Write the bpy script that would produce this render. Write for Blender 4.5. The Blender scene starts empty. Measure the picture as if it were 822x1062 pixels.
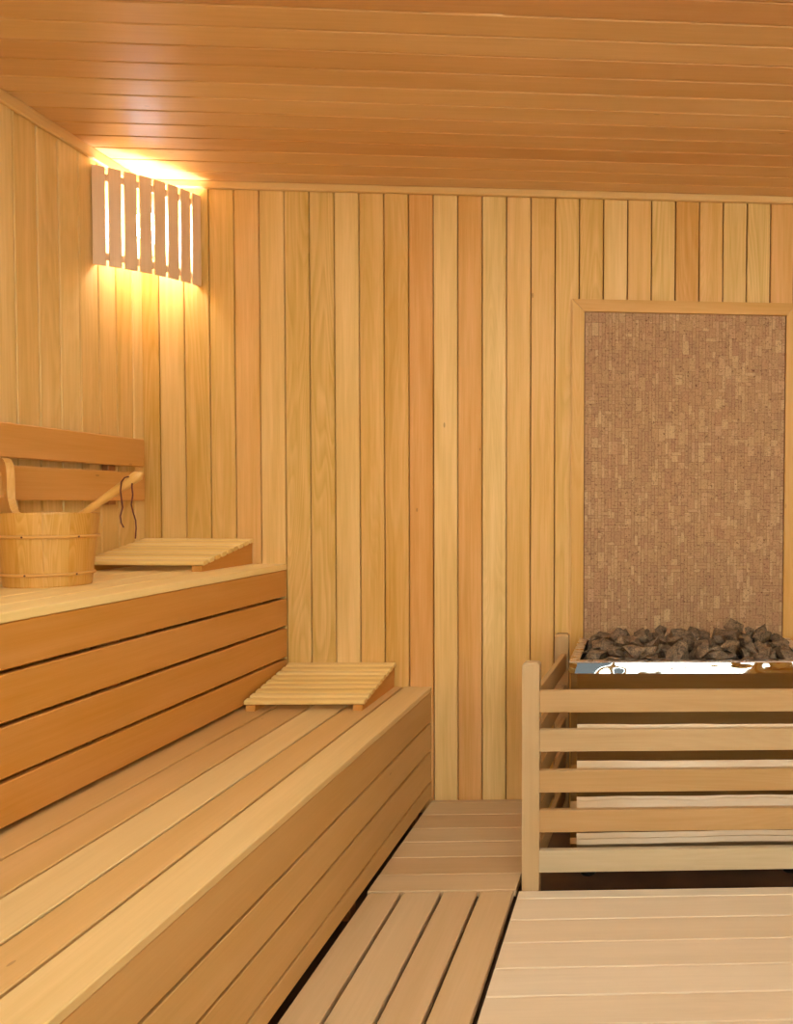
import bpy, math, random
import numpy as np
from mathutils import Vector, Matrix

C = bpy.context.scene.collection
SC = bpy.context.scene

# ------------------------------------------------------------------ camera
YAW, ROLL, PITCH = -0.049927, 0.0079377, -0.031544
EYE = 1.051
FPX, CX, CY = 833.82, 707.97, 547.5
cd = bpy.data.cameras.new('camera')
cam = bpy.data.objects.new('camera', cd)
C.objects.link(cam)
SC.camera = cam
s_, c_ = math.sin(YAW), math.cos(YAW)
R0 = Vector((c_, s_, 0)); F0 = Vector((-s_, c_, 0)); U0 = Vector((0, 0, 1))
F1 = F0 * math.cos(PITCH) + U0 * math.sin(PITCH)
U1 = -F0 * math.sin(PITCH) + U0 * math.cos(PITCH)
R2 = R0 * math.cos(ROLL) + U1 * math.sin(ROLL)
U2 = -R0 * math.sin(ROLL) + U1 * math.cos(ROLL)
m = Matrix.Identity(4)
for i in range(3):
    m[i][0] = R2[i]; m[i][1] = U2[i]; m[i][2] = -F1[i]
m[2][3] = EYE
cam.matrix_world = m
cd.sensor_fit = 'VERTICAL'; cd.sensor_height = 36
cd.lens = FPX / 1062 * 36
cd.shift_x = (411 - CX) / 1062
cd.shift_y = (CY - 531) / 1062
cd.clip_start = 0.02

# ------------------------------------------------------------------ light
W = bpy.data.worlds.new('world'); SC.world = W; W.use_nodes = True
bg = W.node_tree.nodes['Background']
bg.inputs[0].default_value = (0.9, 0.95, 1.0, 1); bg.inputs[1].default_value = 0.4

def area(name, loc, aim, sx, sy, power, col):
    l = bpy.data.lights.new(name, 'AREA'); l.shape = 'RECTANGLE'; l.size = sx; l.size_y = sy
    l.energy = power; l.color = col
    o = bpy.data.objects.new(name, l); C.objects.link(o)
    o.location = loc
    o.rotation_euler = (Vector(aim) - Vector(loc)).to_track_quat('-Z', 'Y').to_euler()
    return o
# daylight of the bright lobby beyond the glass door of the cabin
DAY = (0.95, 1.0, 0.97)
area('lobby_daylight_door', (0.28, -1.42, 1.52), (0.1, 2.0, 1.6), 1.1, 1.3, 40, DAY)
area('added_side_fill', (1.45, -1.42, 1.55), (-0.3, 2.0, 1.6), 0.9, 1.2, 42, DAY)  # unseen far-right source added for more light on the walls
# unseen overhead light, set there to brighten bench tops and upper walls
area('unseen_overhead_light', (-0.6, 1.05, 2.09), (-0.75, 1.2, 0.0), 1.5, 1.1, 20.5, DAY)
BULB = 90.0
SC.view_settings.view_transform = 'Standard'
SC.view_settings.look = 'None'
SC.view_settings.gamma = 1
SC.view_settings.use_curve_mapping = False
SC.view_settings.exposure = 0.07

# ------------------------------------------------------------------ materials
def new_mat(name):
    m = bpy.data.materials.new(name); m.use_nodes = True
    nt = m.node_tree; nt.nodes.clear()
    out = nt.nodes.new('ShaderNodeOutputMaterial')
    b = nt.nodes.new('ShaderNodeBsdfPrincipled')
    nt.links.new(b.outputs[0], out.inputs[0])
    return m, nt, b

def srgb(r, g, b):
    f = lambda v: ((v / 255 + 0.055) / 1.055) ** 2.4 if v / 255 > 0.04045 else v / 255 / 12.92
    return (f(r), f(g), f(b), 1)

def node(nt, kind, **kw):
    n = nt.nodes.new(kind)
    for k, v in kw.items():
        setattr(n, k, v)
    return n

def math_n(nt, op, a, b=None, clamp=False):
    n = nt.nodes.new('ShaderNodeMath'); n.operation = op; n.use_clamp = clamp
    for i, v in enumerate((a, b)):
        if v is None: continue
        if isinstance(v, (int, float)): n.inputs[i].default_value = v
        else: nt.links.new(v, n.inputs[i])
    return n.outputs[0]

def ramp(nt, val, stops):
    r = nt.nodes.new('ShaderNodeValToRGB')
    el = r.color_ramp.elements
    while len(el) < len(stops): el.new(0.5)
    for e, (p, c) in zip(el, stops):
        e.position = p; e.color = c if len(c) == 4 else (*c, 1)
    nt.links.new(val, r.inputs[0])
    return r.outputs[0]

def mix(nt, mode, fac, a, b):
    n = nt.nodes.new('ShaderNodeMix'); n.data_type = 'RGBA'; n.blend_type = mode
    for i, v in ((0, fac), (6, a), (7, b)):
        if isinstance(v, (int, float)): n.inputs[i].default_value = v
        elif isinstance(v, tuple): n.inputs[i].default_value = v
        else: nt.links.new(v, n.inputs[i])
    return n.outputs[2]

def wood(name, light, mid, dark, grain=0.22, rings=0.12, knots=0.5, rough=0.48, stretch=1.0, fine=1.0):
    """planed softwood: tone attribute picks the board's own colour, grain attribute runs along the board"""
    m, nt, b = new_mat(name)
    at = node(nt, 'ShaderNodeAttribute', attribute_name='tone')
    gr = node(nt, 'ShaderNodeAttribute', attribute_name='grain')
    sep = node(nt, 'ShaderNodeSeparateColor'); nt.links.new(at.outputs['Color'], sep.inputs[0])
    col = ramp(nt, sep.outputs[0], [(0.0, dark), (0.5, mid), (1.0, light)])
    def mapped(sc):
        mp = nt.nodes.new('ShaderNodeMapping'); mp.inputs['Scale'].default_value = sc
        nt.links.new(gr.outputs['Vector'], mp.inputs['Vector']); return mp.outputs[0]
    def noise(sc, detail=3, dist=0.0):
        n = nt.nodes.new('ShaderNodeTexNoise'); n.inputs['Scale'].default_value = 1
        n.inputs['Detail'].default_value = detail; n.inputs['Distortion'].default_value = dist
        nt.links.new(mapped(sc), n.inputs['Vector']); return n.outputs['Fac']
    broad = noise((1.6 * stretch, 16, 16), 2, 0.3)
    streak = noise((3.5 * stretch, 95, 95), 4, 0.2)
    hair = noise((9 * stretch, 420, 420), 2)
    # cathedral growth rings: contour lines of a stretched noise field
    base = noise((0.9 * stretch, 9, 9), 1, 0.4)
    rg = math_n(nt, 'FRACT', math_n(nt, 'MULTIPLY', base, 22))
    rg = math_n(nt, 'SMOOTH_MIN', rg, math_n(nt, 'MULTIPLY', math_n(nt, 'SUBTRACT', 1.0, rg), 3.0))
    rg = math_n(nt, 'SUBTRACT', 1.0, rg, True)
    rg = math_n(nt, 'MULTIPLY', rg, sep.outputs[1])          # some boards are flat-sawn, others plain
    v = math_n(nt, 'MULTIPLY', math_n(nt, 'SUBTRACT', broad, 0.5), grain * 2.0)
    v = math_n(nt, 'ADD', v, math_n(nt, 'MULTIPLY', math_n(nt, 'SUBTRACT', streak, 0.5), grain * 1.5 * fine))
    v = math_n(nt, 'ADD', v, math_n(nt, 'MULTIPLY', math_n(nt, 'SUBTRACT', hair, 0.5), grain * 0.9 * fine))
    v = math_n(nt, 'SUBTRACT', v, math_n(nt, 'MULTIPLY', rg, -rings if rings < 0 else rings))
    val = math_n(nt, 'ADD', v, 1.0)
    hs = nt.nodes.new('ShaderNodeHueSaturation')
    nt.links.new(col, hs.inputs['Color']); nt.links.new(val, hs.inputs['Value'])
    nt.links.new(math_n(nt, 'SUBTRACT', 1.0, math_n(nt, 'MULTIPLY', v, 0.55)), hs.inputs['Saturation'])
    c = hs.outputs[0]
    # pin knots and flecks
    vo = nt.nodes.new('ShaderNodeTexVoronoi'); vo.inputs['Scale'].default_value = 1
    nt.links.new(mapped((3.2, 9, 9)), vo.inputs['Vector'])
    dot = math_n(nt, 'LESS_THAN', vo.outputs['Distance'], 0.028)
    c = mix(nt, 'MULTIPLY', math_n(nt, 'MULTIPLY', dot, knots), c, (0.28, 0.16, 0.08, 1))
    nt.links.new(c, b.inputs['Base Color'])
    rr = math_n(nt, 'ADD', math_n(nt, 'MULTIPLY', streak, 0.16), rough - 0.08)
    nt.links.new(rr, b.inputs['Roughness'])
    bp = nt.nodes.new('ShaderNodeBump'); bp.inputs['Strength'].default_value = 0.12; bp.inputs['Distance'].default_value = 0.002
    nt.links.new(math_n(nt, 'ADD', streak, math_n(nt, 'MULTIPLY', hair, 0.5)), bp.inputs['Height'])
    nt.links.new(bp.outputs[0], b.inputs['Normal'])
    b.inputs['Specular IOR Level'].default_value = 0.35
    return m

M = {}
M['wall'] = wood('wall_alder', srgb(236, 200, 130), srgb(229, 185, 109), srgb(219, 160, 86), 0.18, 0.17, 0.5)
M['ceiling'] = wood('ceiling_alder', srgb(226, 184, 126), srgb(219, 173, 114), srgb(208, 155, 98), 0.10, 0.05, 0.35, 0.40)
M['trim'] = wood('trim_alder', srgb(226, 186, 120), srgb(220, 177, 108), srgb(212, 164, 96), 0.10, 0.03, 0.3)
M['frame'] = wood('cork_frame_wood', srgb(224, 178, 100), srgb(216, 166, 88), srgb(208, 154, 80), 0.12, 0.1, 0.3)
M['bench'] = wood('bench_wood', srgb(230, 202, 142), srgb(223, 188, 124), srgb(207, 156, 90), 0.09, 0.04, 0.4, 0.45)
M['apron'] = wood('bench_front_wood', srgb(216, 176, 112), srgb(208, 164, 98), srgb(199, 151, 87), 0.09, 0.03, 0.35, 0.5)
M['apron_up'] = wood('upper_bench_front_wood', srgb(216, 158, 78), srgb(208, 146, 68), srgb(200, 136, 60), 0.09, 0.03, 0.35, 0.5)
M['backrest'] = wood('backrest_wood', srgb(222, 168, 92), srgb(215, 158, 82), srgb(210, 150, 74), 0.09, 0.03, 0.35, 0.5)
M['seat_lit'] = wood('lit_upper_seat_wood', srgb(250, 221, 150), srgb(246, 213, 140), srgb(236, 196, 120), 0.09, 0.04, 0.4, 0.45)  # bench wood with the strong light from above put into its colour
M['floor'] = wood('duckboard_wood', srgb(218, 190, 146), srgb(211, 180, 134), srgb(200, 162, 114), 0.08, 0.04, 0.4, 0.55)
M['pale'] = wood('pale_aspen', srgb(236, 219, 188), srgb(230, 210, 176), srgb(222, 196, 154), 0.07, 0.05, 0.4, 0.5)
M['guard'] = wood('guard_wood', srgb(200, 182, 146), srgb(192, 158, 108), srgb(186, 146, 92), 0.10, 0.08, 0.4, 0.5)
M['pillow'] = wood('headrest_wood', srgb(246, 216, 142), srgb(238, 202, 124), srgb(222, 176, 100), 0.08, 0.03, 0.2, 0.5)  # slat colour lightened to stand in for light from above
M['shade'] = wood('lamp_shade_wood', srgb(240, 204, 160), srgb(236, 198, 152), srgb(230, 190, 144), 0.10, 0.03, 0.2, 0.5)
M['pine'] = wood('bucket_pine', srgb(226, 178, 104), srgb(220, 166, 90), srgb(212, 150, 76), 0.10, 0.20, 0.0, 0.42, 2.4)
M['dark_batten'] = wood('batten_wood', srgb(190, 132, 78), srgb(180, 120, 68), srgb(168, 108, 58), 0.1, 0.03, 0.2, 0.6)

def simple(name, col, rough=0.5, metal=0.0, noise_s=0, noise_a=0.0, bump=0.0):
    m, nt, b = new_mat(name)
    b.inputs['Base Color'].default_value = col; b.inputs['Roughness'].default_value = rough; b.inputs['Metallic'].default_value = metal
    if noise_s:
        tc = nt.nodes.new('ShaderNodeTexCoord')
        n = nt.nodes.new('ShaderNodeTexNoise'); n.inputs['Scale'].default_value = noise_s; n.inputs['Detail'].default_value = 5
        nt.links.new(tc.outputs['Object'], n.inputs['Vector'])
        k = tuple(max(0, v * (1 - noise_a)) for v in col[:3]) + (1,)
        l = tuple(min(1, v * (1 + noise_a)) for v in col[:3]) + (1,)
        nt.links.new(ramp(nt, n.outputs['Fac'], [(0.3, k), (0.7, l)]), b.inputs['Base Color'])
        if bump:
            bp = nt.nodes.new('ShaderNodeBump'); bp.inputs['Strength'].default_value = bump; bp.inputs['Distance'].default_value = 0.004
            nt.links.new(n.outputs['Fac'], bp.inputs['Height']); nt.links.new(bp.outputs[0], b.inputs['Normal'])
    return m

M['backing'] = simple('seam_backing', srgb(120, 72, 34), 0.8, 0, 30, 0.2)
M['tile'] = simple('floor_tile', srgb(96, 70, 50), 0.45, 0, 12, 0.25)
M['cord'] = simple('leather_cord', srgb(92, 24, 20), 0.6, 0, 200, 0.3)
M['pin'] = simple('hoop_pin', srgb(96, 44, 20), 0.5, 0, 100, 0.2)
M['mortar'] = simple('cork_backing', srgb(120, 82, 52), 0.9, 0, 80, 0.3)
M['black'] = simple('dark_steel', srgb(40, 36, 33), 0.5, 0.6, 60, 0.2)
M['white'] = simple('porcelain', srgb(230, 225, 215), 0.4, 0, 30, 0.05)

# polished stainless steel with slightly wavy sheet metal
def steel(name, col, rough, wav, wscale):
    m, nt, b = new_mat(name)
    b.inputs['Base Color'].default_value = col; b.inputs['Metallic'].default_value = 1
    tc = nt.nodes.new('ShaderNodeTexCoord')
    mp = nt.nodes.new('ShaderNodeMapping'); mp.inputs['Scale'].default_value = wscale
    nt.links.new(tc.outputs['Object'], mp.inputs['Vector'])
    n = nt.nodes.new('ShaderNodeTexNoise'); n.inputs['Scale'].default_value = 1; n.inputs['Detail'].default_value = 1
    nt.links.new(mp.outputs[0], n.inputs['Vector'])
    bp = nt.nodes.new('ShaderNodeBump'); bp.inputs['Strength'].default_value = 1; bp.inputs['Distance'].default_value = wav
    nt.links.new(n.outputs['Fac'], bp.inputs['Height']); nt.links.new(bp.outputs[0], b.inputs['Normal'])
    n2 = nt.nodes.new('ShaderNodeTexNoise'); n2.inputs['Scale'].default_value = 30; nt.links.new(tc.outputs['Object'], n2.inputs['Vector'])
    nt.links.new(math_n(nt, 'ADD', math_n(nt, 'MULTIPLY', n2.outputs['Fac'], rough), rough * 0.5), b.inputs['Roughness'])
    return m
M['steel'] = steel('stove_steel', (0.74, 0.68, 0.57, 1), 0.03, 0.009, (4, 4, 1.2))
M['rim'] = steel('tray_steel', (0.72, 0.62, 0.54, 1), 0.3, 0.002, (8, 8, 8))
M['band'] = steel('band_steel', (0.50, 0.53, 0.50, 1), 0.03, 0.010, (6, 6, 14))

# stones
m, nt, b = new_mat('sauna_stone')
tc = nt.nodes.new('ShaderNodeTexCoord'); oi = nt.nodes.new('ShaderNodeObjectInfo')
n = nt.nodes.new('ShaderNodeTexNoise'); n.inputs['Scale'].default_value = 45; n.inputs['Detail'].default_value = 8; n.inputs['Roughness'].default_value = 0.7
nt.links.new(tc.outputs['Object'], n.inputs['Vector'])
n2 = nt.nodes.new('ShaderNodeTexNoise'); n2.inputs['Scale'].default_value = 220; n2.inputs['Detail'].default_value = 3
nt.links.new(tc.outputs['Object'], n2.inputs['Vector'])
ca = ramp(nt, n.outputs['Fac'], [(0.3, srgb(78, 64, 46)), (0.5, srgb(130, 107, 78)), (0.72, srgb(170, 142, 106))])
cb = ramp(nt, n.outputs['Fac'], [(0.3, srgb(70, 58, 46)), (0.5, srgb(116, 96, 72)), (0.72, srgb(148, 124, 96))])
c = mix(nt, 'MIX', oi.outputs['Random'], ca, cb)
c = mix(nt, 'MULTIPLY', 0.6, c, ramp(nt, n2.outputs['Fac'], [(0.40, (0.16, 0.14, 0.12)), (0.56, (1.15, 1.12, 1.08))]))
nt.links.new(c, b.inputs['Base Color']); b.inputs['Roughness'].default_value = 0.8
bp = nt.nodes.new('ShaderNodeBump'); bp.inputs['Strength'].default_value = 0.8; bp.inputs['Distance'].default_value = 0.003
nt.links.new(n.outputs['Fac'], bp.inputs['Height']); nt.links.new(bp.outputs[0], b.inputs['Normal'])
M['stone'] = m

# cork mosaic
m, nt, b = new_mat('cork')
at = node(nt, 'ShaderNodeAttribute', attribute_name='tone')
sep = node(nt, 'ShaderNodeSeparateColor'); nt.links.new(at.outputs['Color'], sep.inputs[0])
col = ramp(nt, sep.outputs[0], [(0.0, srgb(184, 146, 106)), (0.35, srgb(192, 154, 110)), (0.7, srgb(197, 160, 114)), (1.0, srgb(212, 178, 132))])
col = mix(nt, 'MIX', math_n(nt, 'MULTIPLY', sep.outputs[1], 0.35), col, srgb(188, 134, 104))
tc = nt.nodes.new('ShaderNodeTexCoord')
def nz(sc, det):
    n = nt.nodes.new('ShaderNodeTexNoise'); n.inputs['Scale'].default_value = sc; n.inputs['Detail'].default_value = det; n.inputs['Roughness'].default_value = 0.7
    nt.links.new(tc.outputs['Object'], n.inputs['Vector']); return n.outputs['Fac']
a1, a2 = nz(150, 6), nz(420, 2)
col = mix(nt, 'MULTIPLY', 1.0, col, ramp(nt, a1, [(0.36, (0.30, 0.22, 0.16)), (0.42, (0.92, 0.9, 0.88)), (0.7, (1.1, 1.08, 1.05))]))
col = mix(nt, 'MULTIPLY', 0.5, col, ramp(nt, a2, [(0.35, (0.5, 0.45, 0.4)), (0.55, (1, 1, 1))]))
nt.links.new(col, b.inputs['Base Color']); b.inputs['Roughness'].default_value = 0.85
bp = nt.nodes.new('ShaderNodeBump'); bp.inputs['Strength'].default_value = 0.6; bp.inputs['Distance'].default_value = 0.003
nt.links.new(a1, bp.inputs['Height']); nt.links.new(bp.outputs[0], b.inputs['Normal'])
M['cork'] = m

m, nt, b = new_mat('clear_glass')
b.inputs['Base Color'].default_value = (1, 1, 1, 1); b.inputs['Transmission Weight'].default_value = 1; b.inputs['Roughness'].default_value = 0; b.inputs['IOR'].default_value = 1.05
n = nt.nodes.new('ShaderNodeTexNoise'); n.inputs['Scale'].default_value = 2
nt.links.new(ramp(nt, n.outputs['Fac'], [(0.0, (0.96, 0.98, 0.97)), (1.0, (1, 1, 1))]), b.inputs['Base Color'])
M['glass'] = m

m, nt, b = new_mat('bulb_glow')
b.inputs['Base Color'].default_value = (1, 0.9, 0.7, 1)
b.inputs['Emission Color'].default_value = (0.80, 0.92, 1.08, 1); b.inputs['Emission Strength'].default_value = BULB
M['bulb'] = m

# ------------------------------------------------------------------ mesh builder
class MB:
    def __init__(self, seed=0):
        self.v = []; self.f = []; self.t = []; self.g = []; self.r = random.Random(seed); self.sm = []
    def add(self, vs, fs, tone=None, grain=None, smooth=False):
        k = len(self.v)
        if tone is None: tone = (self.r.random(), self.r.random() ** 2, 0)
        off = Vector((self.r.random() * 40, self.r.random() * 40, self.r.random() * 40))
        self.v += [tuple(p) for p in vs]
        self.t += [tone] * len(vs)
        if grain is None: grain = vs
        self.g += [tuple(Vector(q) + off) for q in grain]
        for q in fs:
            self.f.append(tuple(i + k for i in q)); self.sm.append(smooth)
    def board(self, p0, p1, side, w, th, ch=0.0015, tone=None):
        """board from p0 to p1 (centre line), w across along side, th through; long edges chamfered"""
        p0, p1, side = Vector(p0), Vector(p1), Vector(side).normalized()
        d = (p1 - p0).normalized(); side = (side - d * side.dot(d)).normalized(); up = d.cross(side)
        a, b = w / 2, th / 2; ch = min(ch, a * 0.45, b * 0.45)
        pr = [(-a + ch, -b), (a - ch, -b), (a, -b + ch), (a, b - ch), (a - ch, b), (-a + ch, b), (-a, b - ch), (-a, -b + ch)]
        L = (p1 - p0).length
        vs = [p0 + side * x + up * y for x, y in pr] + [p1 + side * x + up * y for x, y in pr]
        gr = [(0, x, y) for x, y in pr] + [(L, x, y) for x, y in pr]
        fs = [(i, (i + 1) % 8, 8 + (i + 1) % 8, 8 + i) for i in range(8)] + [tuple(range(7, -1, -1)), tuple(range(8, 16))]
        self.add(vs, fs, tone, gr)
    def box(self, lo, hi, ch=0.0015, tone=None, axis=None):
        """axis-aligned board; grain along its longest side"""
        lo, hi = Vector(lo), Vector(hi); s = hi - lo
        ax = axis if axis is not None else max(range(3), key=lambda i: s[i])
        o = [i for i in range(3) if i != ax]
        sd = max(o, key=lambda i: s[i]); th = [i for i in o if i != sd][0]
        c = (lo + hi) / 2; p0 = c.copy(); p1 = c.copy(); p0[ax] = lo[ax]; p1[ax] = hi[ax]
        e = Vector((0, 0, 0)); e[sd] = 1
        self.board(p0, p1, e, s[sd], s[th], ch, tone)
    def tube(self, pts, rad, n=10, tone=None, caps=True):
        pts = [Vector(p) for p in pts]
        rads = rad if isinstance(rad, (list, tuple)) else [rad] * len(pts)
        vs, gr, fs = [], [], []; L = 0
        ref = None
        for i, p in enumerate(pts):
            d = (pts[min(i + 1, len(pts) - 1)] - pts[max(i - 1, 0)]).normalized()
            if ref is None: ref = d.orthogonal().normalized()
            x = (ref - d * ref.dot(d)).normalized(); y = d.cross(x); ref = x
            if i: L += (p - pts[i - 1]).length
            for k in range(n):
                a = 2 * math.pi * k / n; q = x * math.cos(a) * rads[i] + y * math.sin(a) * rads[i]
                vs.append(p + q); gr.append((L, math.cos(a) * rads[i], math.sin(a) * rads[i]))
        for i in range(len(pts) - 1):
            for k in range(n):
                fs.append((i * n + k, i * n + (k + 1) % n, (i + 1) * n + (k + 1) % n, (i + 1) * n + k))
        if caps:
            fs.append(tuple(range(n - 1, -1, -1))); fs.append(tuple((len(pts) - 1) * n + k for k in range(n)))
        self.add(vs, fs, tone, gr, True)
    def prism(self, poly, off, thick_dir, gx, gy, tone=None):
        """flat polygon (list of world points) thickened by vector thick_dir; gx/gy grain axes"""
        a = [Vector(p) + Vector(off) for p in poly]; t = Vector(thick_dir); n = len(a)
        vs = a + [p + t for p in a]
        fs = [tuple(range(n - 1, -1, -1)), tuple(range(n, 2 * n))] + [(i, (i + 1) % n, n + (i + 1) % n, n + i) for i in range(n)]
        gx, gy = Vector(gx), Vector(gy)
        gr = [(p.dot(gx), p.dot(gy), (0 if i < n else t.length)) for i, p in enumerate(vs)]
        self.add(vs, fs, tone, gr)
    def build(self, name, mat, parent=None, loc=None):
        if loc is None: loc = world_loc(parent) if parent else Vector((0, 0, 0))
        me = bpy.data.meshes.new(name)
        me.from_pydata([tuple(Vector(p) - loc) for p in self.v], [], self.f)
        a = me.attributes.new('tone', 'FLOAT_COLOR', 'POINT')
        a.data.foreach_set('color', [x for t in self.t for x in (*t, 1.0)])
        a = me.attributes.new('grain', 'FLOAT_VECTOR', 'POINT')
        a.data.foreach_set('vector', [x for t in self.g for x in t])
        me.polygons.foreach_set('use_smooth', self.sm)
        me.materials.append(mat)
        o = bpy.data.objects.new(name, me); C.objects.link(o)
        fix_normals(me)
        if parent: o.parent = parent; o.location = loc - world_loc(parent)
        else: o.location = loc
        return o

def world_loc(o):
    v = Vector((0, 0, 0))
    while o: v += o.location; o = o.parent
    return v

import bmesh
def fix_normals(me):
    bm = bmesh.new(); bm.from_mesh(me); bmesh.ops.recalc_face_normals(bm, faces=bm.faces); bm.to_mesh(me); bm.free()

def thing(name, label, cat, loc=(0, 0, 0), group=None):
    o = bpy.data.objects.new(name, None); C.objects.link(o); o.location = loc; o.empty_display_size = 0.05
    o['label'] = label; o['category'] = cat
    if group: o['group'] = group
    return o
def tag(o, label, cat, group=None):
    o['label'] = label; o['category'] = cat
    if group: o['group'] = group
    return o
def struct(o): o['kind'] = 'structure'; return o
def copy_tree(o, parent=None):
    c = o.copy(); C.objects.link(c)
    if parent: c.parent = parent
    for ch in list(o.children): copy_tree(ch, c)
    return c

# ------------------------------------------------------------------ room shell
XL, XR, YB, YF, ZC, ZF = -1.698, 1.95, 2.834, -1.05, 2.122, -0.045
PW = 0.0834       # board pitch
GAP = 0.0036

def tg(mb, wide=1.0, bias=0.0):
    v = 0.5 + (mb.r.random() - 0.5) * wide + bias
    return (min(1, max(0, v)), mb.r.random() ** 2, 0)

# back wall: vertical boards, seams at x = -0.226 + k*pitch; boards behind the cork panel stop above it
mb = MB(11)
k0 = int(math.floor((XL + 0.226) / PW)); k1 = int(math.ceil((XR + 0.226) / PW))
TB = {-1: .55, -2: .4, -3: .45, -4: .95, -5: .15, -6: .75, -7: .05, -8: .35, -9: .45, -10: .8, -11: .75, -12: .7, -13: .65, -14: .3, -15: .5, -16: .55, -17: .6, -18: .4,
      0: .5, 1: .7, 2: .4, 3: .7, 4: .15, 5: .35, 6: .75, 7: .85, 8: .2}
GB = {-1: .7, -11: 1.0, -12: .8, -16: .7, -8: .5, -4: .4, 0: .8, 3: .9, 7: 1.0, 4: .6, -18: .9}
for k in range(k0, k1):
    a = max(-0.2262 + k * PW, XL); b_ = min(-0.2262 + (k + 1) * PW, XR)
    if b_ - a < 0.01: continue
    t = (TB.get(k, mb.r.random() * 0.6 + 0.2), GB.get(k, mb.r.random() ** 3 * 0.6), 0)
    mb.box((a + (GAP / 2 if a > XL else -0.014), YB, ZF - 0.05), (b_ - GAP / 2, YB + 0.013, ZC + 0.03), 0.0022 if a > XL else 0.0003, t)
w = struct(mb.build('wall_back', M['wall']))
mb = MB(1); mb.box((XL - 0.05, YB + 0.0135, ZF - 0.05), (XR + 0.05, YB + 0.05, ZC + 0.03), 0.001)
struct(mb.build('wall_back_backing', M['backing'], w))

# left wall: seams at y = 2.281 + k*pitch
mb = MB(12)
y = 2.281 - 40 * PW
while y < YB:
    a, b_ = max(y, YF), min(y + PW, YB - 0.0002)
    if b_ - a > 0.01:
        mb.box((XL - 0.013, a + GAP / 2, ZF - 0.05), (XL, b_ - (GAP / 2 if b_ < YB - 0.01 else 0), ZC + 0.03), 0.0022, tg(mb, 0.5, 0.35))  # boards toned lighter to stand in for missing light on this wall
    y += PW
w = struct(mb.build('wall_left', M['wall']))
mb = MB(2); mb.box((XL - 0.05, YF, ZF - 0.05), (XL - 0.0135, YB + 0.05, ZC + 0.03), 0.001)
struct(mb.build('wall_left_backing', M['backing'], w))

# right wall (outside the picture, closes the room)
mb = MB(13)
y = YF
while y < YB - 0.01:
    mb.box((XR, y + GAP / 2, ZF - 0.05), (XR + 0.013, min(y + PW, YB) - GAP / 2, ZC + 0.03), 0.0022, tg(mb))
    y += PW
w = struct(mb.build('wall_right', M['wall']))
mb = MB(3); mb.box((XR + 0.0135, YF, ZF - 0.05), (XR + 0.05, YB + 0.05, ZC + 0.03), 0.001)
struct(mb.build('wall_right_backing', M['backing'], w))

# front wall behind the camera: glass door, side light, and a far window added for more light
OPEN = [(-0.64, -0.23, 0.0, 2.0), (-0.17, 0.72, 0.0, 2.0), (1.06, 1.86, 0.45, 2.0)]
mb = MB(14)
x = XL
while x < XR - 0.01:
    a, b_ = x + GAP / 2, min(x + PW, XR) - GAP / 2
    op = [o for o in OPEN if b_ > o[0] and a < o[1]]
    if op:
        if op[0][2] > 0.1: mb.box((a, YF - 0.03, ZF - 0.05), (b_, YF, op[0][2]), 0.002, tg(mb))
        mb.box((a, YF - 0.03, 2.0), (b_, YF, ZC + 0.03), 0.002, tg(mb), 2)
    else:
        mb.box((a, YF - 0.03, ZF - 0.05), (b_, YF, ZC + 0.03), 0.002, tg(mb))
    x += PW
w = struct(mb.build('wall_front', M['wall']))
mb = MB(4)
for x0, x1, z0, z1 in ((XL - .05, -0.72, ZF - .05, ZC + .03), (0.80, 0.98, ZF - .05, ZC + .03), (1.93, XR + .05, ZF - .05, ZC + .03),
                       (0.98, 1.93, ZF - .05, 0.40), (-0.72, 0.80, 2.04, ZC + .03), (0.98, 1.93, 2.04, ZC + .03)):
    mb.box((x0, YF - 0.06, z0), (x1, YF - 0.031, z1), 0.001)
struct(mb.build('wall_front_backing', M['backing'], w))
for n_, (x0, x1, z0, z1) in (('window_1', OPEN[0]), ('door_1', OPEN[1]), ('added_window', OPEN[2])):
    win = bpy.data.objects.new(n_, None); C.objects.link(win); win.location = (x0, YF, z0); struct(win)
    mb = MB(5)
    for lo, hi in (((x0 - .09, z0 - .04), (x0 + .004, z1 + .045)), ((x1 - .004, z0 - .04), (x1 + .09 if x1 > 0.7 else x1 + 0.03, z1 + .045)), ((x0, z0 - .04), (x1, z0 + .02)), ((x0, z1 - .02), (x1, z1 + .045))):
        if n_ == 'door_1' and lo[0] == x0 - .09: lo = (x0 - 0.03, lo[1])
        mb.box((lo[0], YF - 0.06, lo[1]), (hi[0], YF + 0.01, hi[1]), 0.003)
    if n_ == 'door_1': mb.box((x0, YF - 0.04, 0.98), (x1, YF + 0.005, 1.03), 0.002)
    mb.build('frame', M['trim'], win)
    mb = MB(6); mb.box((x0, YF - 0.03, z0), (x1, YF - 0.024, z1), 0.0005)
    mb.build('pane', M['glass'], win)

# ceiling: boards run left-right, seams at y = 1.829 + k*pitch
mb = MB(15)
y = 1.8275 - 35 * PW
while y < YB:
    a, b_ = max(y, YF), min(y + PW, YB)
    if b_ - a > 0.005:
        mb.box((XL, a + 0.0018, ZC), (XR, b_ - 0.0018, ZC + 0.013), 0.0026, tg(mb, 0.9))
    y += PW
w = struct(mb.build('ceiling', M['ceiling']))
mb = MB(7); mb.box((XL - .05, YF - .06, ZC + 0.0135), (XR + .05, YB + .05, ZC + 0.05), 0.001)
struct(mb.build('ceiling_backing', M['backing'], w))

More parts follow.
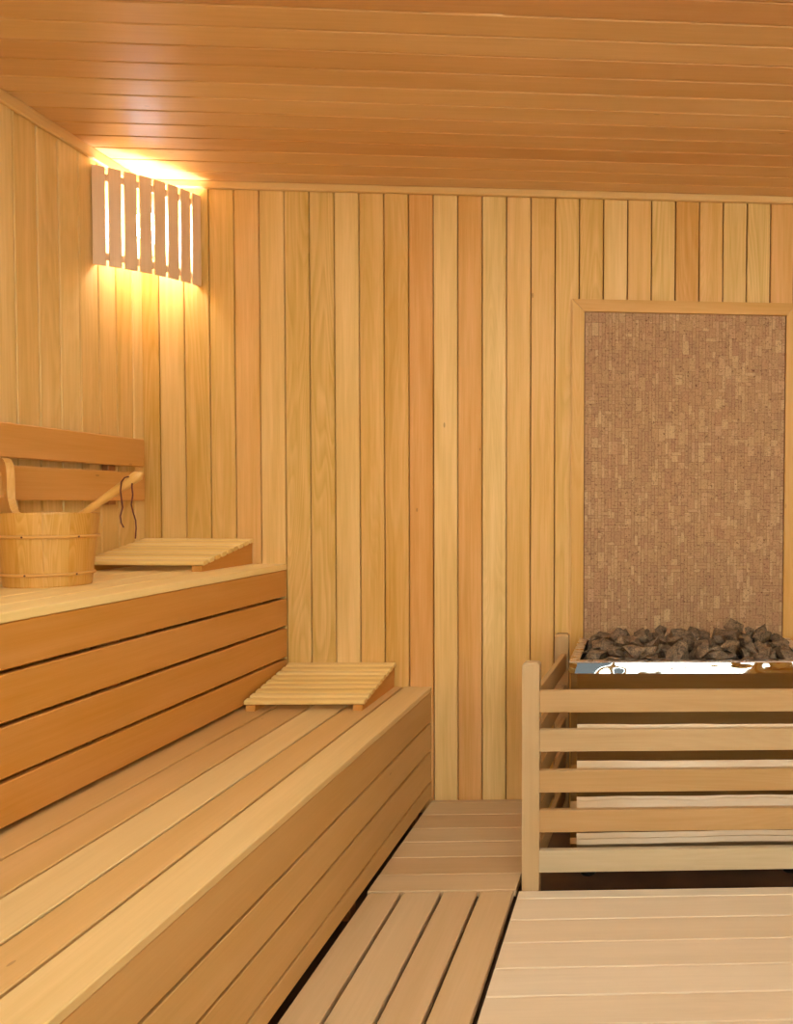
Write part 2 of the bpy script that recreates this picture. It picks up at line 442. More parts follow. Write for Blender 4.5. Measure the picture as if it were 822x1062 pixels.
# ceiling trims
mb = MB(16)
mb.box((XL + 0.016, YB - 0.018, ZC - 0.024), (0.004, YB, ZC), 0.003, (0.6, 0, 0))
mb.box((0.0055, YB - 0.018, ZC - 0.024), (XR, YB, ZC), 0.003, (0.9, 0, 0))
struct(mb.build('trim_1', M['trim']))
mb = MB(17)
mb.box((XL, YF, ZC - 0.034), (XL + 0.015, YB, ZC), 0.003, (0.75, 0, 0))
struct(mb.build('trim_2', M['trim']))

# floor under the duckboards
mb = MB(19)
mb.box((XL - .05, YF - .06, ZF - 0.06), (XR + .05, YB + .05, ZF), 0.001)
struct(mb.build('floor', M['tile']))

# ------------------------------------------------------------------ duckboards
def duck(label, loc, mat, slats, battens, seed, wide=0.8, bias=0.0):
    t = thing('duckboard', label, 'floor grating', loc, 'wooden floor duckboards')
    mb = MB(seed)
    for lo, hi in slats: mb.box((*lo, -0.02), (*hi, 0.0), 0.0018, tg(mb, wide, bias))
    mb.build('slats', mat, t)
    for lo, hi in battens:
        mb = MB(seed + 50); mb.box((*lo, ZF), (*hi, -0.0201), 0.001)
        mb.build('batten', M['dark_batten'], t)
    return t
XD0, XD1 = -0.732, -0.337
xs = [-0.726, -0.638, -0.532, -0.434, -0.337]
duck('wooden duckboard with long slats running beside the lower bench, wide dark gaps', (-0.53, 1.0, ZF), M['floor'],
     [((xs[i] + (0.0 if i == 0 else 0.0045), YF + 0.01), (xs[i + 1] - 0.0045, 2.158)) for i in range(4)],
     [((XD0 + .01, yy), (XD1 - .01, yy + .03)) for yy in (-0.8, 0.2, 1.2, 2.0)], 21, 0.4, 0.1)
ys = [2.164, 2.262, 2.372, 2.481, 2.584, 2.697, 2.805, 2.832]
duck('wooden duckboard of short cross slats at the wall between lower bench and guard', (-0.53, 2.5, ZF), M['floor'],
     [((XD0, ys[i] + 0.0015), (XD1 + 0.0, ys[i + 1] - 0.0015)) for i in range(7)],
     [((xx, 2.17), (xx + .03, 2.82)) for xx in (-0.7, -0.4)], 22, 0.5, -0.1)
py = [2.157, 2.113, 2.005, 1.900, 1.794, 1.690, 1.592]
while py[-1] > -0.9: py.append(py[-1] - 0.105)
duck('pale wooden duckboard with wide cross slats in front of the stove guard', (0.6, 0.8, ZF), M['pale'],
     [((-0.3265, py[i + 1] + 0.0013), (1.90, py[i] - 0.0013)) for i in range(len(py) - 1)],
     [((xx, -0.88), (xx + .03, 2.12)) for xx in (-0.32, 0.5, 1.3)], 23, 0.9, 0.1)

# ------------------------------------------------------------------ benches
def bench(label, x0, x1, ztop, zbot, seams, fronts, thick, loc, seed, battens_y):
    t = thing('sauna_bench', label, 'bench', loc)
    mb = MB(seed)
    e = [x1] + seams + [x0]
    for i in range(len(e) - 1):
        g = 0.0035
        hi = e[i] - (g if i else 0); lo = e[i + 1] + (g if i < len(e) - 2 else 0)
        tone = SEAT[seed][i] if i < len(SEAT[seed]) else 0.5
        mb.box((lo, YF + 0.012, ztop - thick), (hi, YB - 0.003, ztop), 0.002, (tone, 0.05, 0))
    mb.build('seat', M['seat_lit' if seed == 31 else 'bench'], t)
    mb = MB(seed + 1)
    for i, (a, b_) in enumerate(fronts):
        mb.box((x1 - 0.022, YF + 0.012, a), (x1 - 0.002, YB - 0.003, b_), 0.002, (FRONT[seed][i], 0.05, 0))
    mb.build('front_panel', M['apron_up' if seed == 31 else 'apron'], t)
    for yy in battens_y:
        mb = MB(seed + 2); mb.box((x1 - 0.06, yy, zbot), (x1 - 0.0225, yy + 0.045, ztop - thick - 0.001), 0.002)
        mb.build('upright', M['dark_batten'], t)
    mb = MB(seed + 3); mb.box((x0 + 0.01, YF + .02, ztop - thick - 0.045), (x0 + 0.045, YB - 0.004, ztop - thick - 0.001), 0.002)
    mb.build('bearer', M['dark_batten'], t)
    return t
SEAT = {31: [1.0, 0.95, 0.7, 0.6, 0.5], 41: [0.72, 0.3, 0.75, 0.25, 0.2]}  # upper seat tones raised for lamp light falling on it
FRONT = {31: [0.5, 0.45, 0.5, 0.45], 41: [0.55, 0.6, 0.65, 0.4]}
bench('upper orange-brown wooden sauna bench along the left wall, carrying the bucket', XL + 0.002, -1.225, 0.829, 0.403,
      [-1.321, -1.426, -1.53, -1.63], [(0.413, 0.4985), (0.5075, 0.6065), (0.6155, 0.709), (0.7175, 0.8075)], 0.0205,
      (-1.46, 0.9, 0.0), 31, (0.2, 1.27, 1.93, 2.55))
bench('lower wooden sauna bench with pale slatted seat and boarded front', -1.30, -0.733, 0.401, ZF,
      [-0.832, -0.929, -1.038, -1.146], [(0.012, 0.0635), (0.0705, 0.1725), (0.1795, 0.2725), (0.2795, 0.3835)], 0.017,
      (-0.99, 0.9, 0.0), 41, (0.3, 1.35, 2.1, 2.7))

# backrest on the left wall
t = thing('backrest', 'two-board wooden backrest mounted on the left wall above the upper bench', 'backrest', (XL + 0.03, 1.5, 1.042))
for i, (a, b_) in enumerate(((1.1545, 1.2465), (1.0425, 1.1355))):
    mb = MB(60 + i); mb.box((XL + 0.022, YF + 0.02, a), (XL + 0.040, 2.768, b_), 0.003, (0.35, 0.0, 0))
    mb.build('backrest_board', M['backrest'], t)
for yy in (0.3, 1.5, 2.615):
    mb = MB(63); mb.box((XL + 0.0008, yy, 1.03), (XL + 0.0218, yy + 0.035, 1.235), 0.002, (0.2, 0, 0))
    mb.build('batten', M['dark_batten'], t)

# ------------------------------------------------------------------ slatted headrests
def headrest():
    Wd, Dp = 0.362, 0.328
    t = thing('slatted_headrest', 'wedge-shaped slatted wooden headrest on the upper bench beside the bucket', 'headrest', (0, 0, 0), 'slatted wooden headrests')
    zf, zb = 0.030, 0.088      # top surface height, front (y=0) and back (y=Dp)
    sl = math.atan2(zb - zf, Dp)
    th = 0.013
    n = 9; L = Dp / math.cos(sl); p = L / n
    dirv = Vector((0, math.cos(sl), math.sin(sl))); nrm = Vector((0, -math.sin(sl), math.cos(sl)))
    o = Vector((0, 0, zf))
    mb = MB(71)
    for i in range(n):
        c = o + dirv * (p * (i + 0.5)) - nrm * th / 2
        mb.board(c + Vector((0, 0, 0)), c + Vector((Wd, 0, 0)), dirv, p - 0.0095, th, 0.003, (0.4 + 0.5 * mb.r.random(), 0, 0))
    mb.build('slats', M['pillow'], t)
    for x in (0.006, Wd - 0.034):
        mb = MB(72)
        a0 = o - nrm * th; b0 = o + dirv * L - nrm * th
        poly = [(x, 0.004, 0), (x, Dp - 0.004, 0), (x, b0.y - 0.004, b0.z - 0.0008), (x, a0.y + 0.004, a0.z + 0.0002)]
        mb.prism(poly, (0, 0, 0), (0.028, 0, 0), (0, 1, 0), (0, 0, 1), (0.3, 0, 0))
        mb.build('side_rail', M['apron_up'], t)
    return t
h1 = headrest(); h1.location = (-1.695, 2.503, 0.829)
h2 = copy_tree(h1); h2.location = (-1.217, 2.503, 0.401)
h2['label'] = 'wedge-shaped slatted wooden headrest on the lower bench against the wall'

# ------------------------------------------------------------------ bucket
BX, BY, BZ = -1.51, 2.12, 0.829
RB, RT, HB = 0.090, 0.108, 0.184
def bucket():
    t = thing('sauna_bucket', 'round pine sauna bucket with two wooden hoops on the upper bench', 'bucket', (BX, BY, BZ))
    rad = lambda z: RB + (RT - RB) * z / HB
    mb = MB(81); n = 12; sub = 5; th = 0.012
    tones = [0.8, 0.9, 0.5, 0.6, 0.3, 0.8, 0.95, 0.4, 0.3, 0.85, 0.45, 0.55]
    zs = [0, 0.003, HB * 0.5, HB - 0.003, HB]
    for k in range(n):
        a0 = 2 * math.pi * (k + 0.003) / n; a1 = 2 * math.pi * (k + 0.997) / n
        vs, gr, fs = [], [], []
        rows = []
        for j in range(sub + 1):
            a = a0 + (a1 - a0) * j / sub
            for side in (0, 1):
                for zi, z in enumerate(zs):
                    r = rad(z) - (th if side else 0) - (0.0012 if (zi in (0, 4) and not side) else 0) 
                    vs.append((BX + math.sin(a) * r, BY - math.cos(a) * r, BZ + z))
                    gr.append((z, (a - a0) * 0.13 * 1.6, side * th))
        m_ = len(zs) * 2; q = len(zs)
        for j in range(sub):
            b0 = j * m_; b1 = b0 + m_
            for zi in range(q - 1):
                fs.append((b0 + zi, b1 + zi, b1 + zi + 1, b0 + zi + 1))
                fs.append((b0 + q + zi, b1 + q + zi, b1 + q + zi + 1, b0 + q + zi + 1))
            fs.append((b0 + q - 1, b1 + q - 1, b1 + 2 * q - 1, b0 + 2 * q - 1))
            fs.append((b0, b1, b1 + q, b0 + q))
        for b0 in (0, sub * m_):
            for zi in range(q - 1): fs.append((b0 + zi, b0 + zi + 1, b0 + q + zi + 1, b0 + q + zi))
        mb.add(vs, fs, (tones[k], 0.5 + 0.5 * mb.r.random(), 0), gr)
    mb.build('staves', M['pine'], t)
    mb = MB(82); vs = [(BX, BY, BZ + 0.012)]; nn = 40
    vs += [(BX + math.cos(2 * math.pi * i / nn) * (RB - 0.0125), BY + math.sin(2 * math.pi * i / nn) * (RB - 0.0125), BZ + 0.012) for i in range(nn)]
    vs += [(x, y, z - 0.01) for x, y, z in vs]
    fs = [(0, 1 + i, 1 + (i + 1) % nn) for i in range(nn)] + [(nn + 1, nn + 2 + (i + 1) % nn, nn + 2 + i) for i in range(nn)]
    fs += [(1 + i, nn + 2 + i, nn + 2 + (i + 1) % nn, 1 + (i + 1) % nn) for i in range(nn)]
    mb.add(vs, fs); mb.build('base', M['pine'], t)
    for z, h in ((0.125, 0.0085), (0.031, 0.0085)):
        mb = MB(83); vs, fs, gr = [], [], []; nn = 72
        prof = [(-0.0005, -h / 2), (0.003, -h / 2 + 0.001), (0.0052, -h / 4), (0.0055, h / 4), (0.003, h / 2 - 0.001), (-0.0005, h / 2)]
        for i in range(nn):
            a = 2 * math.pi * i / nn
            for dr, dz in prof:
                r = rad(z) + dr + 0.0003
                vs.append((BX + math.cos(a) * r, BY + math.sin(a) * r, BZ + z + dz)); gr.append((a * 0.13, dz, dr))
        q = len(prof)
        for i in range(nn):
            j = (i + 1) % nn
            for k in range(q): fs.append((i * q + k, j * q + k, j * q + (k + 1) % q, i * q + (k + 1) % q))
        mb.add(vs, fs, (0.55, 0, 0), gr, True)
        hp = mb.build('hoop', M['pine'], t)
        for az in (8, 70):
            mb = MB(84); a = math.radians(az); r = rad(z) + 0.005
            c = Vector((BX + math.sin(a) * r, BY - math.cos(a) * r, BZ + z)); d = Vector((math.sin(a), -math.cos(a), 0))
            mb.tube([c - d * 0.004, c + d * 0.0012], 0.0024, 8)
            mb.build('pin', M['pin'], hp)
    # upright carrying lug with a finger hole, standing on the left side of the rim
    mb = MB(85)
    ang = math.radians(-38)
    ex = Vector((math.cos(ang), math.sin(ang), 0)); ey = Vector((-ex.y, ex.x, 0)); ez = Vector((0, 0, 1))
    # centre of the lug
    c = Vector((BX - 0.101, BY - 0.002, BZ + HB))
    outer = []
    def P2(x, z): return (x, z)
    rightside = [(0.084, -0.001), (0.070, 0.005), (0.059, 0.018), (0.049, 0.034), (0.0455, 0.055), (0.046, 0.085), (0.043, 0.108), (0.034, 0.124), (0.018, 0.134), (0.0, 0.137)]
    outer = [(x, z) for x, z in rightside] + [(-x, z) for x, z in reversed(rightside[:-1])]
    # hole as ring with the same number of points
    hc, hw, hh = 0.056, 0.019, 0.047
    n = len(outer)
    import itertools
    inner = []
    for (x, z) in outer:
        a = math.atan2((z - hc) / 0.075, x / 0.05)
        inner.append((math.cos(a) * hw * (1.0 + 0.25 * math.sin(-a)), hc + math.sin(a) * hh))
    th = 0.016
    vs, gr = [], []
    for lay in (-th / 2, th / 2):
        for ring, dz in ((outer, 0), (inner, 0)):
            for x, z in ring:
                vs.append(c + ex * x + ez * z + ey * lay); gr.append((z, x, lay))
    fs = []
    for i in range(n):
        j = (i + 1) % n
        fs.append((i, j, n + j, n + i)); fs.append((2 * n + i, 3 * n + i, 3 * n + j, 2 * n + j))
        fs.append((i, 2 * n + i, 2 * n + j, j)); fs.append((n + i, n + j, 3 * n + j, 3 * n + i))
    mb.add(vs, fs, (0.7, 0.3, 0), gr)
    mb.build('handle_lug', M['pine'], t)
    return t
bucket()

# ladle resting in the bucket
lt = thing('sauna_ladle', 'wooden ladle leaning in the bucket, thick handle with a cord loop', 'ladle', (BX + 0.02, BY, BZ + 0.03))
end = Vector((-1.281, 2.13, 1.117)); rim = Vector((-1.414, 2.12, 1.0165))
d = (end - rim).normalized()
low = rim - d * 0.12
mb = MB(91)
pts, rr = [], []
Lh = (end - low).length
for i in range(22):
    s = i / 21; p = low + (end - low) * s
    r = 0.0085 + 0.0055 * max(0, (s - 0.45) / 0.55)
    if s > 0.95: r *= math.sqrt(max(0.06, 1 - ((s - 0.95) / 0.05) ** 2 * 0.94))
    pts.append(p); rr.append(r)
mb.tube(pts, rr, 14, (0.75, 0.4, 0))
mb.build('handle', M['pine'], lt)
mb = MB(92)   # turned bowl
vs, fs, gr = [], [], []; nn = 28
prof = [(0.0, 0.0), (0.024, 0.0), (0.034, 0.008), (0.040, 0.024), (0.041, 0.042), (0.037, 0.042), (0.035, 0.025), (0.028, 0.012), (0.0, 0.007)]
bc = Vector((low.x - 0.012, low.y, BZ + 0.068))
for i in range(nn):
    a = 2 * math.pi * i / nn
    for r, z in prof: vs.append((bc.x + math.cos(a) * r, bc.y + math.sin(a) * r, bc.z + z)); gr.append((z, r * math.cos(a), r * math.sin(a)))
q = len(prof)
for i in range(nn):
    j = (i + 1) % nn
    for k in range(q - 1): fs.append((i * q + k, j * q + k, j * q + k + 1, i * q + k + 1))
mb.add(vs, fs, (0.6, 0.2, 0), gr, True); mb.build('bowl', M['pine'], lt)
mb = MB(93)
# leather cord through the handle end, two ends hanging down
hz = end - d * 0.035
front = hz + Vector((-0.008, -0.0145, 0.004)); back = hz + Vector((0.010, -0.012, -0.016))
mb.tube([hz + Vector((0.003, -0.011, 0.010)), front + Vector((0.003, -0.002, 0.003)), front + Vector((-0.005, -0.002, -0.008)), front + Vector((-0.008, -0.001, -0.030)), front + Vector((-0.006, 0, -0.055)),
         front + Vector((-0.004, 0, -0.072)), front + Vector((-0.010, 0, -0.095)), front + Vector((-0.008, 0, -0.112)), front + Vector((-0.002, 0, -0.124))], 0.0017, 8)
mb.tube([hz + Vector((0.007, -0.006, -0.006)), back, back + Vector((0.002, 0, -0.02)), back + Vector((-0.002, 0, -0.045)), back + Vector((0.002, 0, -0.065)), back + Vector((0.008, 0, -0.085)), back + Vector((0.009, 0, -0.105)), back + Vector((0.007, 0, -0.132))], 0.0017, 8)
mb.build('cord', M['cord'], lt)['label'] = 'dark red cord'

# ------------------------------------------------------------------ corner lamp
def lamp():
    t = thing('corner_lamp', 'glowing corner lamp behind a curved shade of upright wooden slats', 'lamp', (XL, YB, 1.775))
    # arc from the left wall to the back wall, bulging into the room
    A = Vector((XL + 0.004, 2.585)); B = Vector((-1.502, YB - 0.005))
    mid = (A + B) / 2; ch = (B - A); Lc = ch.length; nrm = Vector((ch.y, -ch.x)).normalized()
    sag = 0.030
    R = (Lc * Lc / 4 + sag * sag) / (2 * sag); cen = mid + nrm * (sag - R)
    ha = math.asin(Lc / 2 / R)
    def at(u, dr=0):
        a = -ha + 2 * ha * u
        rad_dir = nrm * math.cos(a) + ch.normalized() * math.sin(a)
        return cen + rad_dir * (R + dr), rad_dir
    z0, z1 = 1.770, 2.072
    mb = MB(101); n = 8
    fr = 0.84
    for k in range(n):
        u = (fr / 2 + k * (n - fr) / (n - 1)) / n
        p, rd = at(u); tan = Vector((-rd.y, rd.x, 0)); wv = 2 * ha * R / n * fr
        c0 = Vector((p.x, p.y, z0 + 0.0)); c1 = Vector((p.x, p.y, z1))
        mb.board(c0, c1, tan, wv, 0.008, 0.001, (0.45 + 0.25 * mb.r.random(), 0, 0))
    mb.build('shade', M['shade'], t)
    for z in (z0 + 0.030, z1 - 0.030):
        mb = MB(102); vs, fs, gr = [], [], []; N = 24
        for i in range(N + 1):
            u = 0.004 + 0.992 * i / N
            for dr, dz in ((-0.0042, -0.011), (-0.0042, 0.011), (-0.0095, 0.011), (-0.0095, -0.011)):
                p, rd = at(u, dr); vs.append((p.x, p.y, z + dz)); gr.append((u * 0.3, dz, dr))
        for i in range(N):
            for k in range(4): fs.append((i * 4 + k, (i + 1) * 4 + k, (i + 1) * 4 + (k + 1) % 4, i * 4 + (k + 1) % 4))
        fs += [(0, 1, 2, 3), (N * 4 + 3, N * 4 + 2, N * 4 + 1, N * 4)]
        mb.add(vs, fs, (0.3, 0, 0), gr); mb.build('hoop', M['shade'], t)
    for lo, hi in (((XL + 0.0003, 2.5905, z0), (XL + 0.012, 2.603, z1)), ((-1.518, YB - 0.012, z0), (-1.5055, YB - 0.0003, z1))):
        mb = MB(106); mb.box((lo[0], lo[1], lo[2] + 0.004), (hi[0], hi[1], hi[2] - 0.004), 0.001); mb.build('glare_strip', M['shade'], t)  # end strips added to stop bulb glare along the walls
    # socket on a wall bracket in the corner, bulb above it
    bx, by = -1.628, 2.757
    mb = MB(103)
    mb.tube([(bx, by, 1.845), (bx, by, 1.85), (bx, by, 1.885), (bx, by, 1.888)], [0.015, 0.019, 0.019, 0.015], 16)
    mb.build('socket', M['white'], t)
    mb = MB(105); q0 = Vector((XL + 0.013, YB - 0.013, 1.858)); q1 = Vector((bx - 0.008, by + 0.008, 1.858))
    mb.board(q0, q1, (0, 0, 1), 0.02, 0.012, 0.001)
    mb.build('bracket', M['white'], t)
    mb = MB(104); pr = [(0.012, 0), (0.020, 0.008), (0.033, 0.022), (0.041, 0.040), (0.043, 0.056), (0.040, 0.072), (0.030, 0.088), (0.016, 0.097), (0.003, 0.100)]
    mb.tube([(bx, by, 1.8885 + z) for r, z in pr], [r for r, z in pr], 20)
    mb.build('bulb', M['bulb'], t)
lamp()

# ------------------------------------------------------------------ cork panel with frame
NX0, NX1, NZ0, NZ1 = -0.206, 0.497, 0.36, 1.708
t = thing('cork_heat_panel', 'tall framed cork mosaic panel on the wall behind the stove', 'wall panel', (0.1455, YB, NZ0))
mb = MB(110); mb.box((NX0, YB - 0.010, NZ0), (NX1, YB - 0.0005, NZ1), 0.0005)
mb.build('backing', M['mortar'], t)
mb = MB(111); cell = 0.0117
nx = int(round((NX1 - NX0 - 0.004) / cell)); nz_ = int(round((NZ1 - NZ0) / cell)); cw = (NX1 - NX0 - 0.004) / nx; chh = (NZ1 - NZ0) / nz_
used = [[False] * nz_ for _ in range(nx)]
R = mb.r
for j in range(nz_):
    for i in range(nx):
        if used[i][j]: continue
        a, b_ = R.choice([(1, 1), (1, 2), (1, 3), (2, 1), (2, 2), (1, 2), (2, 3), (3, 1), (1, 4), (1, 3), (2, 4)])
        while a > 1 and (i + a > nx or any(used[i + q][j] for q in range(a))): a -= 1
        b_ = min(b_, nz_ - j)
        for q in range(a):
            for r_ in range(b_):
                if used[i + q][j + r_]: b_ = min(b_, r_) if r_ else b_
        b_ = max(1, b_)
        for q in range(a):
            for r_ in range(b_): used[i + q][j + r_] = True
        x0 = NX0 + 0.002 + i * cw; x1 = x0 + a * cw; z0 = NZ0 + j * chh; z1 = z0 + b_ * chh
        g = 0.0005; dp = YB - 0.0103 - R.random() * 0.0036; yb = YB - 0.0098
        vs = [(x0 + g, dp, z0 + g), (x1 - g, dp, z0 + g), (x1 - g, dp, z1 - g), (x0 + g, dp, z1 - g),
              (x0 + g, yb, z0 + g), (x1 - g, yb, z0 + g), (x1 - g, yb, z1 - g), (x0 + g, yb, z1 - g)]
        mb.add(vs, [(0, 1, 2, 3), (0, 4, 5, 1), (1, 5, 6, 2), (2, 6, 7, 3), (3, 7, 4, 0)], (R.random(), R.random() ** 2, 0))
mb.build('cork_mosaic', M['cork'], t)
FWd = 0.042
def frame_piece(poly, gx, gy, tone):
    mb = MB(112); mb.prism(poly, (0, YB - 0.024, 0), (0, 0.0235, 0), gx, gy, tone); mb.build('frame_board', M['frame'], t)
e = 0.0006
frame_piece([(NX0 - FWd, 0, NZ1 + FWd), (NX1 + FWd, 0, NZ1 + FWd), (NX1 + e, 0, NZ1), (NX0 - e, 0, NZ1)], (1, 0, 0), (0, 0, 1), (0.35, 0.3, 0))
frame_piece([(NX0 - FWd - e, 0, NZ1 + FWd - 2 * e), (NX0, 0, NZ1 - 2 * e), (NX0, 0, NZ0), (NX0 - FWd, 0, NZ0)], (0, 0, 1), (1, 0, 0), (0.7, 0.8, 0))
frame_piece([(NX1 + FWd + e, 0, NZ1 + FWd - 2 * e), (NX1 + FWd, 0, NZ0), (NX1, 0, NZ0), (NX1, 0, NZ1 - 2 * e)], (0, 0, 1), (1, 0, 0), (0.5, 0.3, 0))

# ------------------------------------------------------------------ stove
SX0, SX1, SY0, SY1 = -0.205, 0.496, 2.303, 2.685
CHM = 0.020
st = thing('sauna_stove', 'polished steel sauna stove with a wide perforated stone tray', 'stove', (0.145, 2.56, ZF))
def octa(x0, x1, y0, y1, c): return [(x0 + c, y0), (x1 - c, y0), (x1, y0 + c), (x1, y1 - c), (x1 - c, y1), (x0 + c, y1), (x0, y1 - c), (x0, y0 + c)]
def shell(mb, r0, z0, r1, z1, cap0=False, cap1=False):
    n = len(r0); vs = [(x, y, z0) for x, y in r0] + [(x, y, z1) for x, y in r1]
    fs = [(i, (i + 1) % n, n + (i + 1) % n, n + i) for i in range(n)]
    if cap0: fs.append(tuple(range(n - 1, -1, -1)))
    if cap1: fs.append(tuple(range(n, 2 * n)))
    mb.add(vs, fs)
mb = MB(120)
shell(mb, octa(SX0, SX1, SY0, SY1, CHM), 0.045, octa(SX0, SX1, SY0, SY1, CHM), 0.5595, True, True)
mb.build('body', M['steel'], st)
# leaning band between body and tray rim: folded sheet, lower edge stands further out
mb = MB(121)
shell(mb, octa(SX0 - 0.007, SX1 + 0.007, SY0 - 0.007, SY1 + 0.003, CHM), 0.560, octa(SX0 + 0.001, SX1 - 0.001, SY0 + 0.001, SY1 - 0.001, CHM), 0.5915)
mb.build('band', M['band'], st)
# perforated rim
mb = MB(122)
RX0, RX1, RY0, RY1, RW, RZ = SX0 - 0.003, SX1 + 0.003, SY0 - 0.010, SY1 + 0.005, 0.028, 0.595
xs_ = set([RX0, RX0 + RW, RX1 - RW, RX1]); ys_ = set([RY0, RY0 + RW, RY1 - RW, RY1])
holes = []
for k in range(9):      # side slots
    y0 = RY0 + RW + 0.012 + k * 0.040
    for xa in (RX0 + 0.008, RX1 - 0.022): holes.append((xa, y0, xa + 0.014, y0 + 0.010))
for k in range(13):
    x0 = RX0 + 0.045 + k * 0.051
    for ya in (RY0 + 0.010, RY1 - 0.018): holes.append((x0, ya, x0 + 0.026, ya + 0.007))
for h in holes: xs_.update((h[0], h[2])); ys_.update((h[1], h[3]))
xs_ = sorted(xs_); ys_ = sorted(ys_)
vid = {}; vs = []; fs = []
def vv(x, y, z):
    k = (round(x, 5), round(y, 5), z)
    if k not in vid: vid[k] = len(vs); vs.append((x, y, z))
    return vid[k]
def solid(i, j):
    if i < 0 or j < 0 or i >= len(xs_) - 1 or j >= len(ys_) - 1: return False
    x = (xs_[i] + xs_[i + 1]) / 2; y = (ys_[j] + ys_[j + 1]) / 2
    if RX0 + RW < x < RX1 - RW and RY0 + RW < y < RY1 - RW: return False
    return not any(h[0] < x < h[2] and h[1] < y < h[3] for h in holes)
za, zb_ = RZ - 0.003, RZ
for i in range(len(xs_) - 1):
    for j in range(len(ys_) - 1):
        if not solid(i, j): continue
        x0, x1, y0, y1 = xs_[i], xs_[i + 1], ys_[j], ys_[j + 1]
        fs.append((vv(x0, y0, zb_), vv(x1, y0, zb_), vv(x1, y1, zb_), vv(x0, y1, zb_)))
        fs.append((vv(x0, y1, za), vv(x1, y1, za), vv(x1, y0, za), vv(x0, y0, za)))
        if not solid(i - 1, j): fs.append((vv(x0, y0, za), vv(x0, y0, zb_), vv(x0, y1, zb_), vv(x0, y1, za)))
        if not solid(i + 1, j): fs.append((vv(x1, y0, za), vv(x1, y1, za), vv(x1, y1, zb_), vv(x1, y0, zb_)))
        if not solid(i, j - 1): fs.append((vv(x0, y0, za), vv(x1, y0, za), vv(x1, y0, zb_), vv(x0, y0, zb_)))
        if not solid(i, j + 1): fs.append((vv(x0, y1, za), vv(x0, y1, zb_), vv(x1, y1, zb_), vv(x1, y1, za)))
mb.add(vs, fs)
mb.build('tray_rim', M['rim'], st)
TX0, TX1, TY0, TY1 = RX0 + RW, RX1 - RW, RY0 + RW, RY1 - RW
mb = MB(123)
vs = [(TX0, TY0, RZ - .003), (TX1, TY0, RZ - .003), (TX1, TY1, RZ - .003), (TX0, TY1, RZ - .003), (TX0, TY0, 0.562), (TX1, TY0, 0.562), (TX1, TY1, 0.562), (TX0, TY1, 0.562)]
mb.add(vs, [(0, 1, 5, 4), (1, 2, 6, 5), (2, 3, 7, 6), (3, 0, 4, 7), (4, 5, 6, 7)])
mb.build('tray', M['black'], st)
for x, y in ((SX0 + 0.05, SY0 + 0.05), (SX1 - 0.05, SY0 + 0.05), (SX0 + 0.05, SY1 - 0.05), (SX1 - 0.05, SY1 - 0.05)):
    mb = MB(124); mb.tube([(x, y, ZF), (x, y, ZF + 0.006), (x, y, ZF + 0.0061), (x, y, 0.046)], [0.022, 0.022, 0.014, 0.014], 14)
    mb.build('foot', M['black'], st)

